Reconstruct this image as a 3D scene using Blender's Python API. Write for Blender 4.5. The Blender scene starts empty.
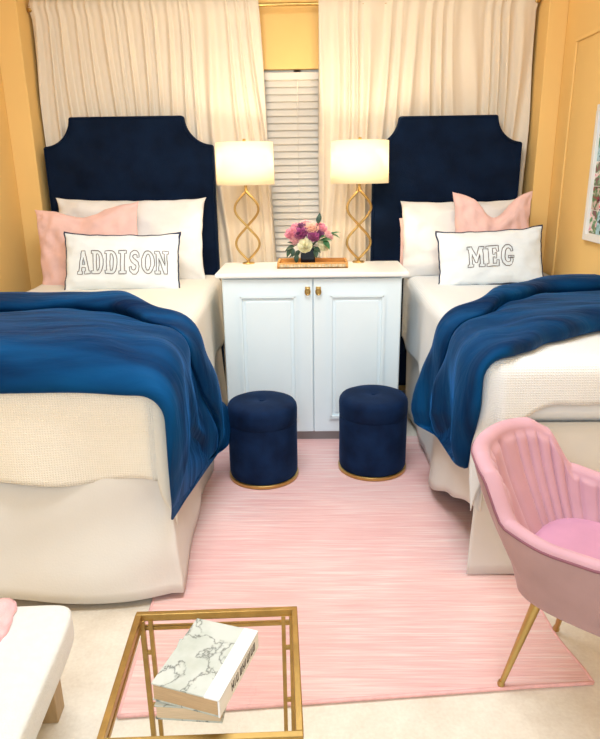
import bpy, math, random
from math import sin, cos, pi, sqrt, atan2, hypot, radians, exp
from mathutils import Vector, Matrix, noise

random.seed(7)
scn = bpy.context.scene
COL = scn.collection
scn.view_settings.view_transform = 'Standard'
scn.view_settings.look = 'None'
scn.view_settings.exposure = 0.0

# ------------------------------------------------------------------ helpers
def lerp(a, b, t): return a + (b - a) * t
def sstep(a, b, x):
    t = max(0.0, min(1.0, (x - a) / (b - a))); return t * t * (3 - 2 * t)
def table(pts, x):
    if x <= pts[0][0]: return pts[0][1]
    for (x0, y0), (x1, y1) in zip(pts, pts[1:]):
        if x <= x1:
            t = (x - x0) / (x1 - x0); t = t * t * (3 - 2 * t) * .5 + t * .5
            return lerp(y0, y1, t)
    return pts[-1][1]
def nz(x, y, z=0.0): return noise.noise(Vector((x, y, z)))

class MB:
    def __init__(s): s.v = []; s.f = []; s.uv = {}
    def add(s, vs, fs, uvs=None):
        o = len(s.v); s.v += [tuple(v) for v in vs]
        s.f += [tuple(i + o for i in f) for f in fs]
        if uvs:
            for i, u in enumerate(uvs): s.uv[o + i] = u
        return s
    def box(s, c, d, rot=None):
        x, y, z = d[0] / 2, d[1] / 2, d[2] / 2
        vs = [Vector((a * x, b * y, e * z)) for a in (-1, 1) for b in (-1, 1) for e in (-1, 1)]
        if rot is not None: vs = [rot @ v for v in vs]
        vs = [v + Vector(c) for v in vs]
        return s.add(vs, [(0, 1, 3, 2), (4, 6, 7, 5), (0, 4, 5, 1), (2, 3, 7, 6), (0, 2, 6, 4), (1, 5, 7, 3)])
    def b6(s, x0, x1, y0, y1, z0, z1):
        return s.box(((x0 + x1) / 2, (y0 + y1) / 2, (z0 + z1) / 2), (x1 - x0, y1 - y0, z1 - z0))
    def grid(s, n, m, fn, closed_u=False, flip=False, uvfn=None):
        vs = []; uvs = [] if uvfn else None
        for i in range(n):
            for j in range(m):
                vs.append(fn(i / (n if closed_u else n - 1), j / (m - 1)))
                if uvfn: uvs.append(uvfn(i / (n - 1), j / (m - 1)))
        fs = []
        for i in range(n if closed_u else n - 1):
            for j in range(m - 1):
                a = i * m + j; b = ((i + 1) % n) * m + j
                q = (a, b, b + 1, a + 1); fs.append(q[::-1] if flip else q)
        return s.add(vs, fs, uvs)
    def tube(s, pts, r, seg=8, closed=False, cap=True):
        pts = [Vector(p) for p in pts]; n = len(pts)
        rs = r if isinstance(r, (list, tuple)) else [r] * n
        ring = []; up = None
        for i, p in enumerate(pts):
            if closed: t = pts[(i + 1) % n] - pts[i - 1]
            else: t = pts[min(i + 1, n - 1)] - pts[max(i - 1, 0)]
            if t.length < 1e-9: t = Vector((0, 0, 1))
            t.normalize()
            if up is None:
                up = t.orthogonal().normalized()
            else:
                up = (up - t * up.dot(t))
                up = up.normalized() if up.length > 1e-6 else t.orthogonal().normalized()
            b = t.cross(up)
            ring.append([p + (up * cos(2 * pi * k / seg) + b * sin(2 * pi * k / seg)) * rs[i] for k in range(seg)])
        vs = [v for rg in ring for v in rg]; fs = []
        for i in range(n if closed else n - 1):
            for k in range(seg):
                a = i * seg + k; b_ = i * seg + (k + 1) % seg
                c = ((i + 1) % n) * seg + (k + 1) % seg; d = ((i + 1) % n) * seg + k
                fs.append((a, b_, c, d))
        if not closed and cap:
            fs.append(tuple(range(seg))[::-1]); fs.append(tuple((n - 1) * seg + k for k in range(seg)))
        return s.add(vs, fs)
    def lathe(s, prof, seg=48, c=(0, 0, 0)):
        n = len(prof); vs = []
        for k in range(seg):
            a = 2 * pi * k / seg
            for (r, z) in prof: vs.append((c[0] + r * cos(a), c[1] + r * sin(a), c[2] + z))
        fs = []
        for k in range(seg):
            for j in range(n - 1):
                a = k * n + j; b = ((k + 1) % seg) * n + j
                fs.append((a, b, b + 1, a + 1))
        return s.add(vs, fs)
    def prism(s, poly, y0, y1):      # outline in x,z extruded along y
        n = len(poly)
        vs = [(x, y0, z) for x, z in poly] + [(x, y1, z) for x, z in poly]
        fs = [tuple(range(n)), tuple(range(n, 2 * n))[::-1]]
        fs += [(i, i + n, (i + 1) % n + n, (i + 1) % n) for i in range(n)]
        return s.add(vs, fs)
    def xf(s, M):
        s.v = [tuple(M @ Vector(v)) for v in s.v]; return s
    def build(s, name, mat, parent=None, loc=None, smooth=True, bevel=0, subsurf=0, solid=0, off=0, angle=None, seg=2):
        me = bpy.data.meshes.new(name)
        L = Vector(loc) if loc is not None else Vector((0, 0, 0))
        if parent is None and loc is not None:
            me.from_pydata([tuple(Vector(v) - L) for v in s.v], [], s.f)
        else:
            me.from_pydata(s.v, [], s.f)
        if s.uv:
            ul = me.uv_layers.new(name='UVMap')
            for lp in me.loops: ul.data[lp.index].uv = s.uv.get(lp.vertex_index, (0, 0))
        import bmesh
        bm = bmesh.new(); bm.from_mesh(me)
        bmesh.ops.remove_doubles(bm, verts=bm.verts, dist=1e-6)
        bmesh.ops.recalc_face_normals(bm, faces=bm.faces)
        bm.to_mesh(me); bm.free()
        o = bpy.data.objects.new(name, me); COL.objects.link(o)
        if mat: me.materials.append(mat)
        if parent is not None: o.parent = parent
        elif loc is not None: o.location = L
        if smooth:
            for p in me.polygons: p.use_smooth = True
        if solid:
            md = o.modifiers.new('thickness', 'SOLIDIFY'); md.thickness = solid; md.offset = off
        if bevel:
            md = o.modifiers.new('bevel', 'BEVEL'); md.width = bevel; md.segments = seg; md.limit_method = 'ANGLE'; md.angle_limit = radians(40)
            md.harden_normals = False
        if subsurf:
            md = o.modifiers.new('smooth', 'SUBSURF'); md.levels = subsurf; md.render_levels = subsurf
        if smooth and not subsurf and angle is not None:
            me.set_sharp_from_angle(angle=radians(angle))
        return o

def empty(name, loc=(0, 0, 0), rz=0):
    o = bpy.data.objects.new(name, None); COL.objects.link(o)
    o.location = loc; o.rotation_euler = (0, 0, rz); o.empty_display_size = .05; return o
def tag(o, label=None, cat=None, group=None, kind=None):
    if label: o['label'] = label
    if cat: o['category'] = cat
    if group: o['group'] = group
    if kind: o['kind'] = kind
    return o
def struct(o, label=None): return tag(o, label=label, kind='structure')
def kids(o): return [c for c in bpy.data.objects if c.parent == o]
def copy_tree(o, parent=None):
    c = o.copy(); COL.objects.link(c); c.parent = parent
    for ch in kids(o): copy_tree(ch, c)
    return c

# ------------------------------------------------------------------ materials
def mat_base(name):
    m = bpy.data.materials.new(name); m.use_nodes = True
    nt = m.node_tree; return m, nt, nt.nodes['Principled BSDF']
def N(nt, typ, **kw):
    n = nt.nodes.new(typ)
    for k, v in kw.items():
        if k in n.inputs: n.inputs[k].default_value = v
        else: setattr(n, k, v)
    return n
def pbr(name, col, rough=.5, metal=0, sheen=0, sheen_tint=(1, 1, 1), spec=.5, vary=0, vscale=8, bump=0, bscale=200, coords='Object', stretch=(1, 1, 1), col2=None, detail=3):
    m, nt, p = mat_base(name)
    p.inputs['Base Color'].default_value = (*col, 1)
    p.inputs['Roughness'].default_value = rough; p.inputs['Metallic'].default_value = metal
    p.inputs['Specular IOR Level'].default_value = spec
    if sheen:
        p.inputs['Sheen Weight'].default_value = sheen; p.inputs['Sheen Tint'].default_value = (*sheen_tint, 1)
        p.inputs['Sheen Roughness'].default_value = .35
    tc = N(nt, 'ShaderNodeTexCoord'); mp = N(nt, 'ShaderNodeMapping'); mp.inputs['Scale'].default_value = stretch
    nt.links.new(tc.outputs[coords], mp.inputs['Vector'])
    if vary or col2:
        n = N(nt, 'ShaderNodeTexNoise', Scale=vscale, Detail=detail)
        nt.links.new(mp.outputs[0], n.inputs['Vector'])
        r = N(nt, 'ShaderNodeValToRGB'); r.color_ramp.elements[0].position = .3; r.color_ramp.elements[1].position = .7
        a = col; b = col2 if col2 else tuple(min(1, c * (1 + vary)) for c in col)
        if not col2: a = tuple(c * (1 - vary) for c in col)
        r.color_ramp.elements[0].color = (*a, 1); r.color_ramp.elements[1].color = (*b, 1)
        nt.links.new(n.outputs[0], r.inputs[0]); nt.links.new(r.outputs[0], p.inputs['Base Color'])
    if bump:
        n2 = N(nt, 'ShaderNodeTexNoise', Scale=bscale, Detail=4)
        nt.links.new(mp.outputs[0], n2.inputs['Vector'])
        bp = N(nt, 'ShaderNodeBump', Strength=bump, Distance=.004)
        nt.links.new(n2.outputs[0], bp.inputs['Height']); nt.links.new(bp.outputs[0], p.inputs['Normal'])
    return m

M = {}
M['wall'] = pbr('wall_paint', (.91, .60, .225), .75, spec=.2, vary=.03, vscale=2, bump=.05, bscale=90)
M['ceiling'] = pbr('ceiling_paint', (.85, .82, .76), .9, bump=.05)
M['white_paint'] = pbr('cabinet_paint', (.78, .88, .92), .38, vary=.015, vscale=3)
M['counter'] = pbr('counter_top', (.90, .88, .84), .3, vary=.02, vscale=4)
M['kick'] = pbr('toe_kick_grey', (.30, .27, .26), .7, vary=.05)
M['navy'] = pbr('navy_velvet', (.0025, .007, .021), .85, sheen=.13, sheen_tint=(.10, .22, .50), spec=.1, col2=(.0045, .0135, .040), vscale=7, bump=.25, bscale=260)
M['navy_piping'] = pbr('navy_piping', (.01, .02, .06), .7, sheen=.2, vary=.1, vscale=60)
M['ottoman'] = pbr('ottoman_velvet', (.0025, .008, .028), .8, sheen=.16, sheen_tint=(.10, .25, .6), spec=.1, col2=(.006, .022, .07), vscale=9, bump=.25, bscale=260)
M['gold'] = pbr('brushed_gold', (.55, .36, .12), .3, 1, vary=.08, vscale=30)
M['table_gold'] = pbr('antique_gold', (.42, .27, .09), .36, 1, vary=.14, vscale=25)
M['brass'] = pbr('brass_leg', (.50, .36, .14), .28, 1, vary=.05, vscale=20)
M['sheet'] = pbr('white_sheet', (.80, .835, .86), .8, sheen=.1, vary=.02, vscale=5, bump=.12, bscale=120)
M['pillow_white'] = pbr('white_pillow_linen', (.84, .80, .76), .85, sheen=.15, vary=.03, vscale=9, bump=.2, bscale=160)
M['name_white'] = pbr('white_name_cotton', (.81, .85, .87), .85, sheen=.1, vary=.02, vscale=9, bump=.15, bscale=220)
M['pillow_pink'] = pbr('blush_pillow_linen', (.84, .54, .49), .9, sheen=.2, vary=.06, vscale=14, bump=.3, bscale=160)
M['thread'] = pbr('taupe_thread', (.16, .13, .12), .8, vary=.2, vscale=120)
M['skirt'] = pbr('bed_skirt_cotton', (.70, .675, .64), .85, sheen=.1, vary=.03, vscale=4, bump=.1, bscale=140)
M['dark_wood'] = pbr('dark_wood', (.06, .035, .025), .6, vary=.2, vscale=12, stretch=(1, 1, .2))
M['oak'] = pbr('oak_block', (.42, .29, .15), .55, vary=.12, vscale=14, stretch=(4, 4, .6))
M['boucle'] = pbr('cream_boucle', (.74, .745, .71), .95, sheen=.2, vary=.03, vscale=40, bump=.5, bscale=220)
M['throw'] = pbr('pink_throw_knit', (.86, .47, .48), .95, sheen=.3, vary=.12, vscale=40, bump=.6, bscale=150)
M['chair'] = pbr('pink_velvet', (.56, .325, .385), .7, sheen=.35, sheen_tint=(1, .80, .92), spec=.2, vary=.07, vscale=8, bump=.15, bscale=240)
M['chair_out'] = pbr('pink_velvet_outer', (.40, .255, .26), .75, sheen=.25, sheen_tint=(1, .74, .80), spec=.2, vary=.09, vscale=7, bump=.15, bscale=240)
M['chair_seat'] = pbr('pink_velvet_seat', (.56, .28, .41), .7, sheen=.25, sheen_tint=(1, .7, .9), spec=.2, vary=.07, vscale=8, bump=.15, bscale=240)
M['chair_pipe'] = pbr('pink_piping', (.22, .08, .11), .8, sheen=.2, vary=.05)
M['blind'] = pbr('blind_slat', (.74, .69, .61), .55, vary=.02, vscale=6)
M['black'] = pbr('black_ceramic', (.006, .008, .012), .15, vary=.1)
M['tray'] = pbr('golden_wood', (.62, .30, .07), .45, vary=.22, vscale=16, stretch=(.6, 4, 4))
M['tray_in'] = pbr('antique_inlay', (.55, .42, .25), .3, .4, vary=.35, vscale=50)
M['leaf'] = pbr('dark_leaf', (.022, .06, .03), .5, vary=.35, vscale=60)
M['leaf2'] = pbr('green_leaf', (.04, .15, .05), .5, vary=.3, vscale=60)
for k, c in dict(pink=(.80, .30, .38), magenta=(.36, .06, .20), plum=(.20, .05, .14), peach=(.86, .50, .38), cream=(.88, .80, .52), blush=(.86, .45, .45)).items():
    M['f_' + k] = pbr('petal_' + k, c, .7, sheen=.2, vary=.18, vscale=70)
M['frame_white'] = pbr('picture_frame_white', (.86, .83, .77), .45, vary=.02)
M['page'] = pbr('page_edges', (.48, .33, .19), .85, vary=.12, vscale=220, stretch=(.1, .1, 3))
M['page_light'] = pbr('page_edges_light', (.62, .48, .32), .85, vary=.12, vscale=220, stretch=(.1, .1, 3))
M['spine_white'] = pbr('white_book_cloth', (.80, .81, .84), .7, vary=.02, vscale=60)
M['ink'] = pbr('black_ink', (.015, .015, .02), .6, vary=.1)
M['outside'] = pbr('outside_dark', (.10, .11, .13), .9, vary=.1)
M['cord'] = pbr('grey_cord', (.05, .05, .06), .6, vary=.1)

def glass_mat(name, tint=(1, 1, 1), rough=0.0, alpha=.12):
    m, nt, p = mat_base(name)
    out = nt.nodes['Material Output']
    tr = N(nt, 'ShaderNodeBsdfTransparent'); tr.inputs[0].default_value = (*tint, 1)
    gl = N(nt, 'ShaderNodeBsdfGlossy'); gl.inputs['Roughness'].default_value = .02
    fr = N(nt, 'ShaderNodeLayerWeight'); pw_ = N(nt, 'ShaderNodeMath', operation='POWER'); pw_.inputs[1].default_value = 4; sc_ = N(nt, 'ShaderNodeMath', operation='MULTIPLY_ADD'); sc_.inputs[1].default_value = .6; sc_.inputs[2].default_value = .03
    nt.links.new(fr.outputs['Facing'], pw_.inputs[0]); nt.links.new(pw_.outputs[0], sc_.inputs[0]); mx = N(nt, 'ShaderNodeMixShader')
    nt.links.new(sc_.outputs[0], mx.inputs[0]); nt.links.new(tr.outputs[0], mx.inputs[1]); nt.links.new(gl.outputs[0], mx.inputs[2])
    nt.links.new(mx.outputs[0], out.inputs[0]); nt.nodes.remove(p)
    return m
M['glass'] = glass_mat('table_glass', (.965, .985, .975))
M['pane'] = glass_mat('window_glass', (.95, .97, .98))

def duvet_mat():
    m, nt, p = mat_base('royal_blue_velvet')
    p.inputs['Roughness'].default_value = .6; p.inputs['Specular IOR Level'].default_value = .12; p.inputs['Specular Tint'].default_value = (.25, .6, 1, 1)
    p.inputs['Sheen Weight'].default_value = .32; p.inputs['Sheen Tint'].default_value = (.02, .28, .85, 1); p.inputs['Sheen Roughness'].default_value = .3
    tc = N(nt, 'ShaderNodeTexCoord'); mp = N(nt, 'ShaderNodeMapping'); mp.inputs['Scale'].default_value = (1.2, 7, 7)
    nt.links.new(tc.outputs['UV'], mp.inputs['Vector'])
    n = N(nt, 'ShaderNodeTexNoise', Scale=1.3, Detail=3); nt.links.new(mp.outputs[0], n.inputs['Vector'])
    r = N(nt, 'ShaderNodeValToRGB'); r.color_ramp.elements[0].position = .35; r.color_ramp.elements[1].position = .68
    r.color_ramp.elements[0].color = (.0015, .013, .052, 1); r.color_ramp.elements[1].color = (.003, .058, .175, 1)  # lighter end paints scattered velvet highlights into the base colour
    nt.links.new(n.outputs[0], r.inputs[0]); nt.links.new(r.outputs[0], p.inputs['Base Color'])
    mp2 = N(nt, 'ShaderNodeMapping'); mp2.inputs['Scale'].default_value = (1.6, 6, 1); nt.links.new(tc.outputs['UV'], mp2.inputs['Vector'])
    n2 = N(nt, 'ShaderNodeTexNoise', Scale=2.6, Detail=4, Distortion=.5); nt.links.new(mp2.outputs[0], n2.inputs['Vector'])
    bp = N(nt, 'ShaderNodeBump', Strength=.35, Distance=.03); nt.links.new(n2.outputs[0], bp.inputs['Height'])
    nt.links.new(bp.outputs[0], p.inputs['Normal'])
    return m
M['duvet'] = duvet_mat()

def waffle_mat(name, col):
    m, nt, p = mat_base(name)
    p.inputs['Roughness'].default_value = .9; p.inputs['Sheen Weight'].default_value = .1
    tc = N(nt, 'ShaderNodeTexCoord')
    w1 = N(nt, 'ShaderNodeTexWave', Scale=36, Distortion=.8, bands_direction='X'); w2 = N(nt, 'ShaderNodeTexWave', Scale=36, Distortion=.8, bands_direction='Y')
    nt.links.new(tc.outputs['UV'], w1.inputs['Vector']); nt.links.new(tc.outputs['UV'], w2.inputs['Vector'])
    mx = N(nt, 'ShaderNodeMath', operation='MAXIMUM'); nt.links.new(w1.outputs['Fac'], mx.inputs[0]); nt.links.new(w2.outputs['Fac'], mx.inputs[1])
    bp = N(nt, 'ShaderNodeBump', Strength=.45, Distance=.004); nt.links.new(mx.outputs[0], bp.inputs['Height']); nt.links.new(bp.outputs[0], p.inputs['Normal'])
    r = N(nt, 'ShaderNodeValToRGB'); r.color_ramp.elements[0].color = (*[c * .91 for c in col], 1); r.color_ramp.elements[1].color = (*col, 1); r.color_ramp.elements[1].position = .8
    nt.links.new(mx.outputs[0], r.inputs[0]); nt.links.new(r.outputs[0], p.inputs['Base Color'])
    return m
M['waffle_cream'] = waffle_mat('waffle_weave_cream', (.86, .81, .71))
M['waffle_white'] = waffle_mat('waffle_weave_white', (.79, .81, .82))

def rug_mat():
    m, nt, p = mat_base('pink_striated_rug')
    p.inputs['Roughness'].default_value = .95; p.inputs['Sheen Weight'].default_value = .2
    tc = N(nt, 'ShaderNodeTexCoord')
    def streak(sx, sy, sc, det):
        mp = N(nt, 'ShaderNodeMapping'); mp.inputs['Scale'].default_value = (sx, sy, 1)
        nt.links.new(tc.outputs['Object'], mp.inputs['Vector'])
        n = N(nt, 'ShaderNodeTexNoise', Scale=sc, Detail=det); nt.links.new(mp.outputs[0], n.inputs['Vector']); return n
    a = streak(3.0, 130, 1.6, 4); b = streak(2.2, 50, 1.2, 3); c = streak(1, 1, 2.2, 2)
    s1 = N(nt, 'ShaderNodeMath', operation='ADD'); nt.links.new(a.outputs[0], s1.inputs[0]); nt.links.new(b.outputs[0], s1.inputs[1])
    s2 = N(nt, 'ShaderNodeMath', operation='MULTIPLY_ADD'); nt.links.new(c.outputs[0], s2.inputs[0]); s2.inputs[1].default_value = .6; nt.links.new(s1.outputs[0], s2.inputs[2])
    r = N(nt, 'ShaderNodeValToRGB'); cr = r.color_ramp
    cr.elements[0].position = .40; cr.elements[0].color = (.76, .405, .395, 1)
    cr.elements[1].position = .66; cr.elements[1].color = (.85, .66, .63, 1)
    e = cr.elements.new(.52); e.color = (.81, .50, .48, 1)
    dv = N(nt, 'ShaderNodeMath', operation='MULTIPLY'); dv.inputs[1].default_value = .4; nt.links.new(s2.outputs[0], dv.inputs[0])
    nt.links.new(dv.outputs[0], r.inputs[0]); nt.links.new(r.outputs[0], p.inputs['Base Color'])
    d = streak(6, 90, 1.5, 2); bp = N(nt, 'ShaderNodeBump', Strength=.5, Distance=.006)
    nt.links.new(d.outputs[0], bp.inputs['Height']); nt.links.new(bp.outputs[0], p.inputs['Normal'])
    return m
M['rug'] = rug_mat()
M['rug_edge'] = pbr('rug_binding', (.80, .45, .44), .9, vary=.08, vscale=40)

def floor_mat():
    m, nt, p = mat_base('cream_floor')
    p.inputs['Roughness'].default_value = .7
    tc = N(nt, 'ShaderNodeTexCoord')
    a = N(nt, 'ShaderNodeTexNoise', Scale=5, Detail=8, Roughness=.7); b = N(nt, 'ShaderNodeTexNoise', Scale=90, Detail=3)
    nt.links.new(tc.outputs['Object'], a.inputs['Vector']); nt.links.new(tc.outputs['Object'], b.inputs['Vector'])
    s = N(nt, 'ShaderNodeMath', operation='MULTIPLY_ADD'); nt.links.new(b.outputs[0], s.inputs[0]); s.inputs[1].default_value = .35; nt.links.new(a.outputs[0], s.inputs[2])
    r = N(nt, 'ShaderNodeValToRGB'); r.color_ramp.elements[0].position = .45; r.color_ramp.elements[1].position = .85
    r.color_ramp.elements[0].color = (.66, .58, .48, 1); r.color_ramp.elements[1].color = (.82, .76, .66, 1)
    nt.links.new(s.outputs[0], r.inputs[0]); nt.links.new(r.outputs[0], p.inputs['Base Color'])
    bp = N(nt, 'ShaderNodeBump', Strength=.2, Distance=.003); nt.links.new(b.outputs[0], bp.inputs['Height']); nt.links.new(bp.outputs[0], p.inputs['Normal'])
    return m
M['floor'] = floor_mat()

def curtain_mat():
    m, nt, p = mat_base('cream_curtain')
    out = nt.nodes['Material Output']
    p.inputs['Base Color'].default_value = (.86, .745, .60, 1); p.inputs['Roughness'].default_value = .9; p.inputs['Sheen Weight'].default_value = .1
    tc = N(nt, 'ShaderNodeTexCoord'); mp = N(nt, 'ShaderNodeMapping'); mp.inputs['Scale'].default_value = (300, 300, 40)
    n = N(nt, 'ShaderNodeTexNoise', Scale=1, Detail=2); nt.links.new(tc.outputs['Object'], mp.inputs['Vector']); nt.links.new(mp.outputs[0], n.inputs['Vector'])
    bp = N(nt, 'ShaderNodeBump', Strength=.15, Distance=.003); nt.links.new(n.outputs[0], bp.inputs['Height']); nt.links.new(bp.outputs[0], p.inputs['Normal'])
    return m
M['curtain'] = curtain_mat()

def shade_mat():
    m, nt, p = mat_base('linen_lamp_shade')
    out = nt.nodes['Material Output']
    p.inputs['Base Color'].default_value = (.90, .84, .71, 1); p.inputs['Roughness'].default_value = .9
    t = N(nt, 'ShaderNodeBsdfTranslucent'); t.inputs[0].default_value = (.92, .83, .66, 1)
    mx = N(nt, 'ShaderNodeMixShader'); mx.inputs[0].default_value = .5
    tc = N(nt, 'ShaderNodeTexCoord'); n = N(nt, 'ShaderNodeTexNoise', Scale=150, Detail=2); nt.links.new(tc.outputs['Object'], n.inputs['Vector'])
    bp = N(nt, 'ShaderNodeBump', Strength=.1, Distance=.002); nt.links.new(n.outputs[0], bp.inputs['Height']); nt.links.new(bp.outputs[0], p.inputs['Normal'])
    nt.links.new(p.outputs[0], mx.inputs[1]); nt.links.new(t.outputs[0], mx.inputs[2]); nt.links.new(mx.outputs[0], out.inputs[0])
    return m
M['shade'] = shade_mat()
def emit_mat(name, col, st):
    m, nt, p = mat_base(name); p.inputs['Base Color'].default_value = (1, .9, .75, 1)
    p.inputs['Emission Color'].default_value = (*col, 1); p.inputs['Emission Strength'].default_value = st; return m
M['bulb'] = emit_mat('warm_bulb', (1, .8, .5), 6)

def marble_mat():
    m, nt, p = mat_base('marbled_book_cover'); p.inputs['Roughness'].default_value = .45
    tc = N(nt, 'ShaderNodeTexCoord')
    n = N(nt, 'ShaderNodeTexNoise', Scale=11, Detail=5, Roughness=.55, Distortion=.25); nt.links.new(tc.outputs['Object'], n.inputs['Vector'])
    s = N(nt, 'ShaderNodeMath', operation='SUBTRACT'); s.inputs[1].default_value = .5; nt.links.new(n.outputs[0], s.inputs[0])
    a = N(nt, 'ShaderNodeMath', operation='ABSOLUTE'); nt.links.new(s.outputs[0], a.inputs[0])
    r = N(nt, 'ShaderNodeValToRGB'); cr = r.color_ramp
    cr.elements[0].position = 0; cr.elements[0].color = (.12, .13, .12, 1); cr.elements[1].position = .022; cr.elements[1].color = (.52, .55, .52, 1)
    e = cr.elements.new(.006); e.color = (.33, .35, .33, 1)
    nt.links.new(a.outputs[0], r.inputs[0])
    n2 = N(nt, 'ShaderNodeTexNoise', Scale=18, Detail=5); nt.links.new(tc.outputs['Object'], n2.inputs['Vector'])
    r2 = N(nt, 'ShaderNodeValToRGB'); r2.color_ramp.elements[0].position = .35; r2.color_ramp.elements[0].color = (.82, .84, .8, 1); r2.color_ramp.elements[1].position = .6; r2.color_ramp.elements[1].color = (1, 1, 1, 1)
    nt.links.new(n2.outputs[0], r2.inputs[0])
    mx = N(nt, 'ShaderNodeMix', data_type='RGBA', blend_type='MULTIPLY'); mx.inputs[0].default_value = 1
    nt.links.new(r.outputs[0], mx.inputs[6]); nt.links.new(r2.outputs[0], mx.inputs[7]); nt.links.new(mx.outputs[2], p.inputs['Base Color'])
    return m
M['marble'] = marble_mat()
def photo_mat(name, cols, sc):
    m, nt, p = mat_base(name); p.inputs['Roughness'].default_value = .7; p.inputs['Specular IOR Level'].default_value = .1
    tc = N(nt, 'ShaderNodeTexCoord'); v = N(nt, 'ShaderNodeTexNoise', Scale=sc, Detail=2, Distortion=.6); nt.links.new(tc.outputs['Object'], v.inputs['Vector'])
    r = N(nt, 'ShaderNodeValToRGB'); cr = r.color_ramp; cr.interpolation = 'EASE'
    cr.elements[0].position = .36; cr.elements[0].color = (*cols[0], 1); cr.elements[1].position = .62; cr.elements[1].color = (*cols[-1], 1)
    for i, c in enumerate(cols[1:-1]):
        e = cr.elements.new(.36 + .26 * (i + 1) / (len(cols) - 1)); e.color = (*c, 1)
    nt.links.new(v.outputs[0], r.inputs[0]); nt.links.new(r.outputs[0], p.inputs['Base Color']); return m
PH = [photo_mat('photo_print_blue', [(.03, .18, .55), (.08, .35, .8), (.5, .25, .25), (.05, .04, .06)], 14),
      photo_mat('photo_print_crowd', [(.55, .1, .15), (.75, .45, .4), (.8, .75, .75), (.08, .05, .08)], 30),
      photo_mat('photo_print_lawn', [(.10, .25, .18), (.25, .45, .42), (.45, .62, .7), (.06, .08, .06)], 16),
      photo_mat('photo_print_pink', [(.75, .3, .38), (.85, .7, .68), (.15, .3, .15), (.25, .12, .12)], 22),
      photo_mat('photo_print_dark', [(.02, .02, .03), (.3, .06, .08), (.10, .25, .10), (.6, .45, .4)], 26)]

# ------------------------------------------------------------------ room
XL, XR, YB, YF, ZC = -1.77, 1.42, 4.20, -1.6, 2.75
struct(MB().b6(XL - .1, XR + .1, YF, YB + .1, -.1, 0).build('floor', M['floor'], smooth=False, loc=(0, 0, 0)))
struct(MB().b6(XL - .1, XR + .1, YF, YB + .1, ZC, ZC + .1).build('ceiling', M['ceiling'], smooth=False, loc=(0, 0, ZC)))
WX0, WX1, WZ0, WZ1 = -.62, .46, .80, 2.04
wb = MB().b6(XL - .1, WX0, YB, YB + .1, 0, ZC).b6(WX1, XR + .1, YB, YB + .1, 0, ZC).b6(WX0, WX1, YB, YB + .1, WZ1, ZC).b6(WX0, WX1, YB, YB + .1, 0, WZ0)
struct(wb.build('wall_back', M['wall'], smooth=False, loc=(0, YB, 0)))
struct(MB().b6(XL - .1, XL, YF, YB, 0, ZC).build('wall_left', M['wall'], smooth=False, loc=(XL, 0, 0)))
struct(MB().b6(XR, XR + .1, YF, YB, 0, ZC).build('wall_right', M['wall'], smooth=False, loc=(XR, 0, 0)))
# boxed corner columns
struct(MB().b6(XL, -1.632, 3.97, YB, 0, ZC).build('trim_1', M['wall'], smooth=False, bevel=.004, loc=(XL, 3.97, 0)))
struct(MB().b6(1.315, XR, 3.97, YB, 0, ZC).build('trim_2', M['wall'], smooth=False, bevel=.004, loc=(XR, 3.97, 0)))
# raised panel moulding on the right wall
mo = MB()
y0, y1, z0, z1 = .9, 3.79, .25, 2.10
for a, b in (((y0, z1), (y1, z1)), ((y0, z0), (y1, z0)), ((y0, z0), (y0, z1)), ((y1, z0), (y1, z1))):
    if a[1] == b[1]: mo.b6(XR - .010, XR, a[0] - .012, b[0] + .012, a[1] - .012, a[1] + .012)
    else: mo.b6(XR - .010, XR, a[0] - .012, a[0] + .012, a[1], b[1])
struct(mo.build('trim_3', M['wall'], smooth=False, bevel=.004, loc=(XR, y1, z0)))
bbm = MB().b6(-1.632, 1.315, YB - .015, YB, 0, .1)
struct(bbm.build('baseboard_back', M['wall'], smooth=False, bevel=.004, loc=(0, YB, 0)))

# window with pane
wf = MB()
for (a, b, c, d) in ((WX0, WX1, WZ1 - .03, WZ1), (WX0, WX1, WZ0, WZ0 + .03), (WX0, WX0 + .03, WZ0, WZ1), (WX1 - .03, WX1, WZ0, WZ1), (-.10, -.06, WZ0, WZ1)):
    wf.b6(a, b, YB + .045, YB + .085, c, d)
win = empty('window_1', ((WX0 + WX1) / 2, YB + .06, WZ0)); struct(win)
Tw = Matrix.Translation(-Vector(win.location))
wf.xf(Tw).build('window_frame', M['white_paint'], win, smooth=False)
MB().add([(WX0, YB + .065, WZ0), (WX1, YB + .065, WZ0), (WX1, YB + .065, WZ1), (WX0, YB + .065, WZ1)], [(0, 1, 2, 3)]).xf(Tw).build('pane', M['pane'], win, smooth=False)
struct(MB().b6(WX0 - .3, WX1 + .3, YB + .5, YB + .52, WZ0 - .5, WZ1 + .3).build('outside_panel', M['outside'], smooth=False, loc=(0, YB + .5, WZ0 - .5)))  # dark panel standing in for the unseen outdoors beyond the window

# blind
bl = empty('window_blind', (-.08, YB + .018, WZ0)); tag(bl, 'white slatted blind closed over the window between the two curtains', 'blind')
sl = MB(); z = 1.965; R_ = Matrix.Rotation(radians(68), 3, 'X')
while z > .84:
    sl.box((0, 0, z - WZ0), (1.06, .050, .003), R_); z -= .041
sl.build('slat', M['blind'], bl, smooth=False)
MB().b6(-.53, .53, -.022, .020, 1.98 - WZ0, 2.022 - WZ0).build('head_rail', M['blind'], bl, smooth=False, bevel=.003)
MB().b6(-.53, .53, -.015, .015, .805 - WZ0, .825 - WZ0).build('bottom_rail', M['blind'], bl, smooth=False, bevel=.003)
cdm = MB()
for x in (-.4, .0, .4): cdm.b6(x - .002, x + .002, -.030, -.028, .82 - WZ0, 1.99 - WZ0)
cdm.build('lift_cord', M['blind'], bl, smooth=False)

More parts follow.
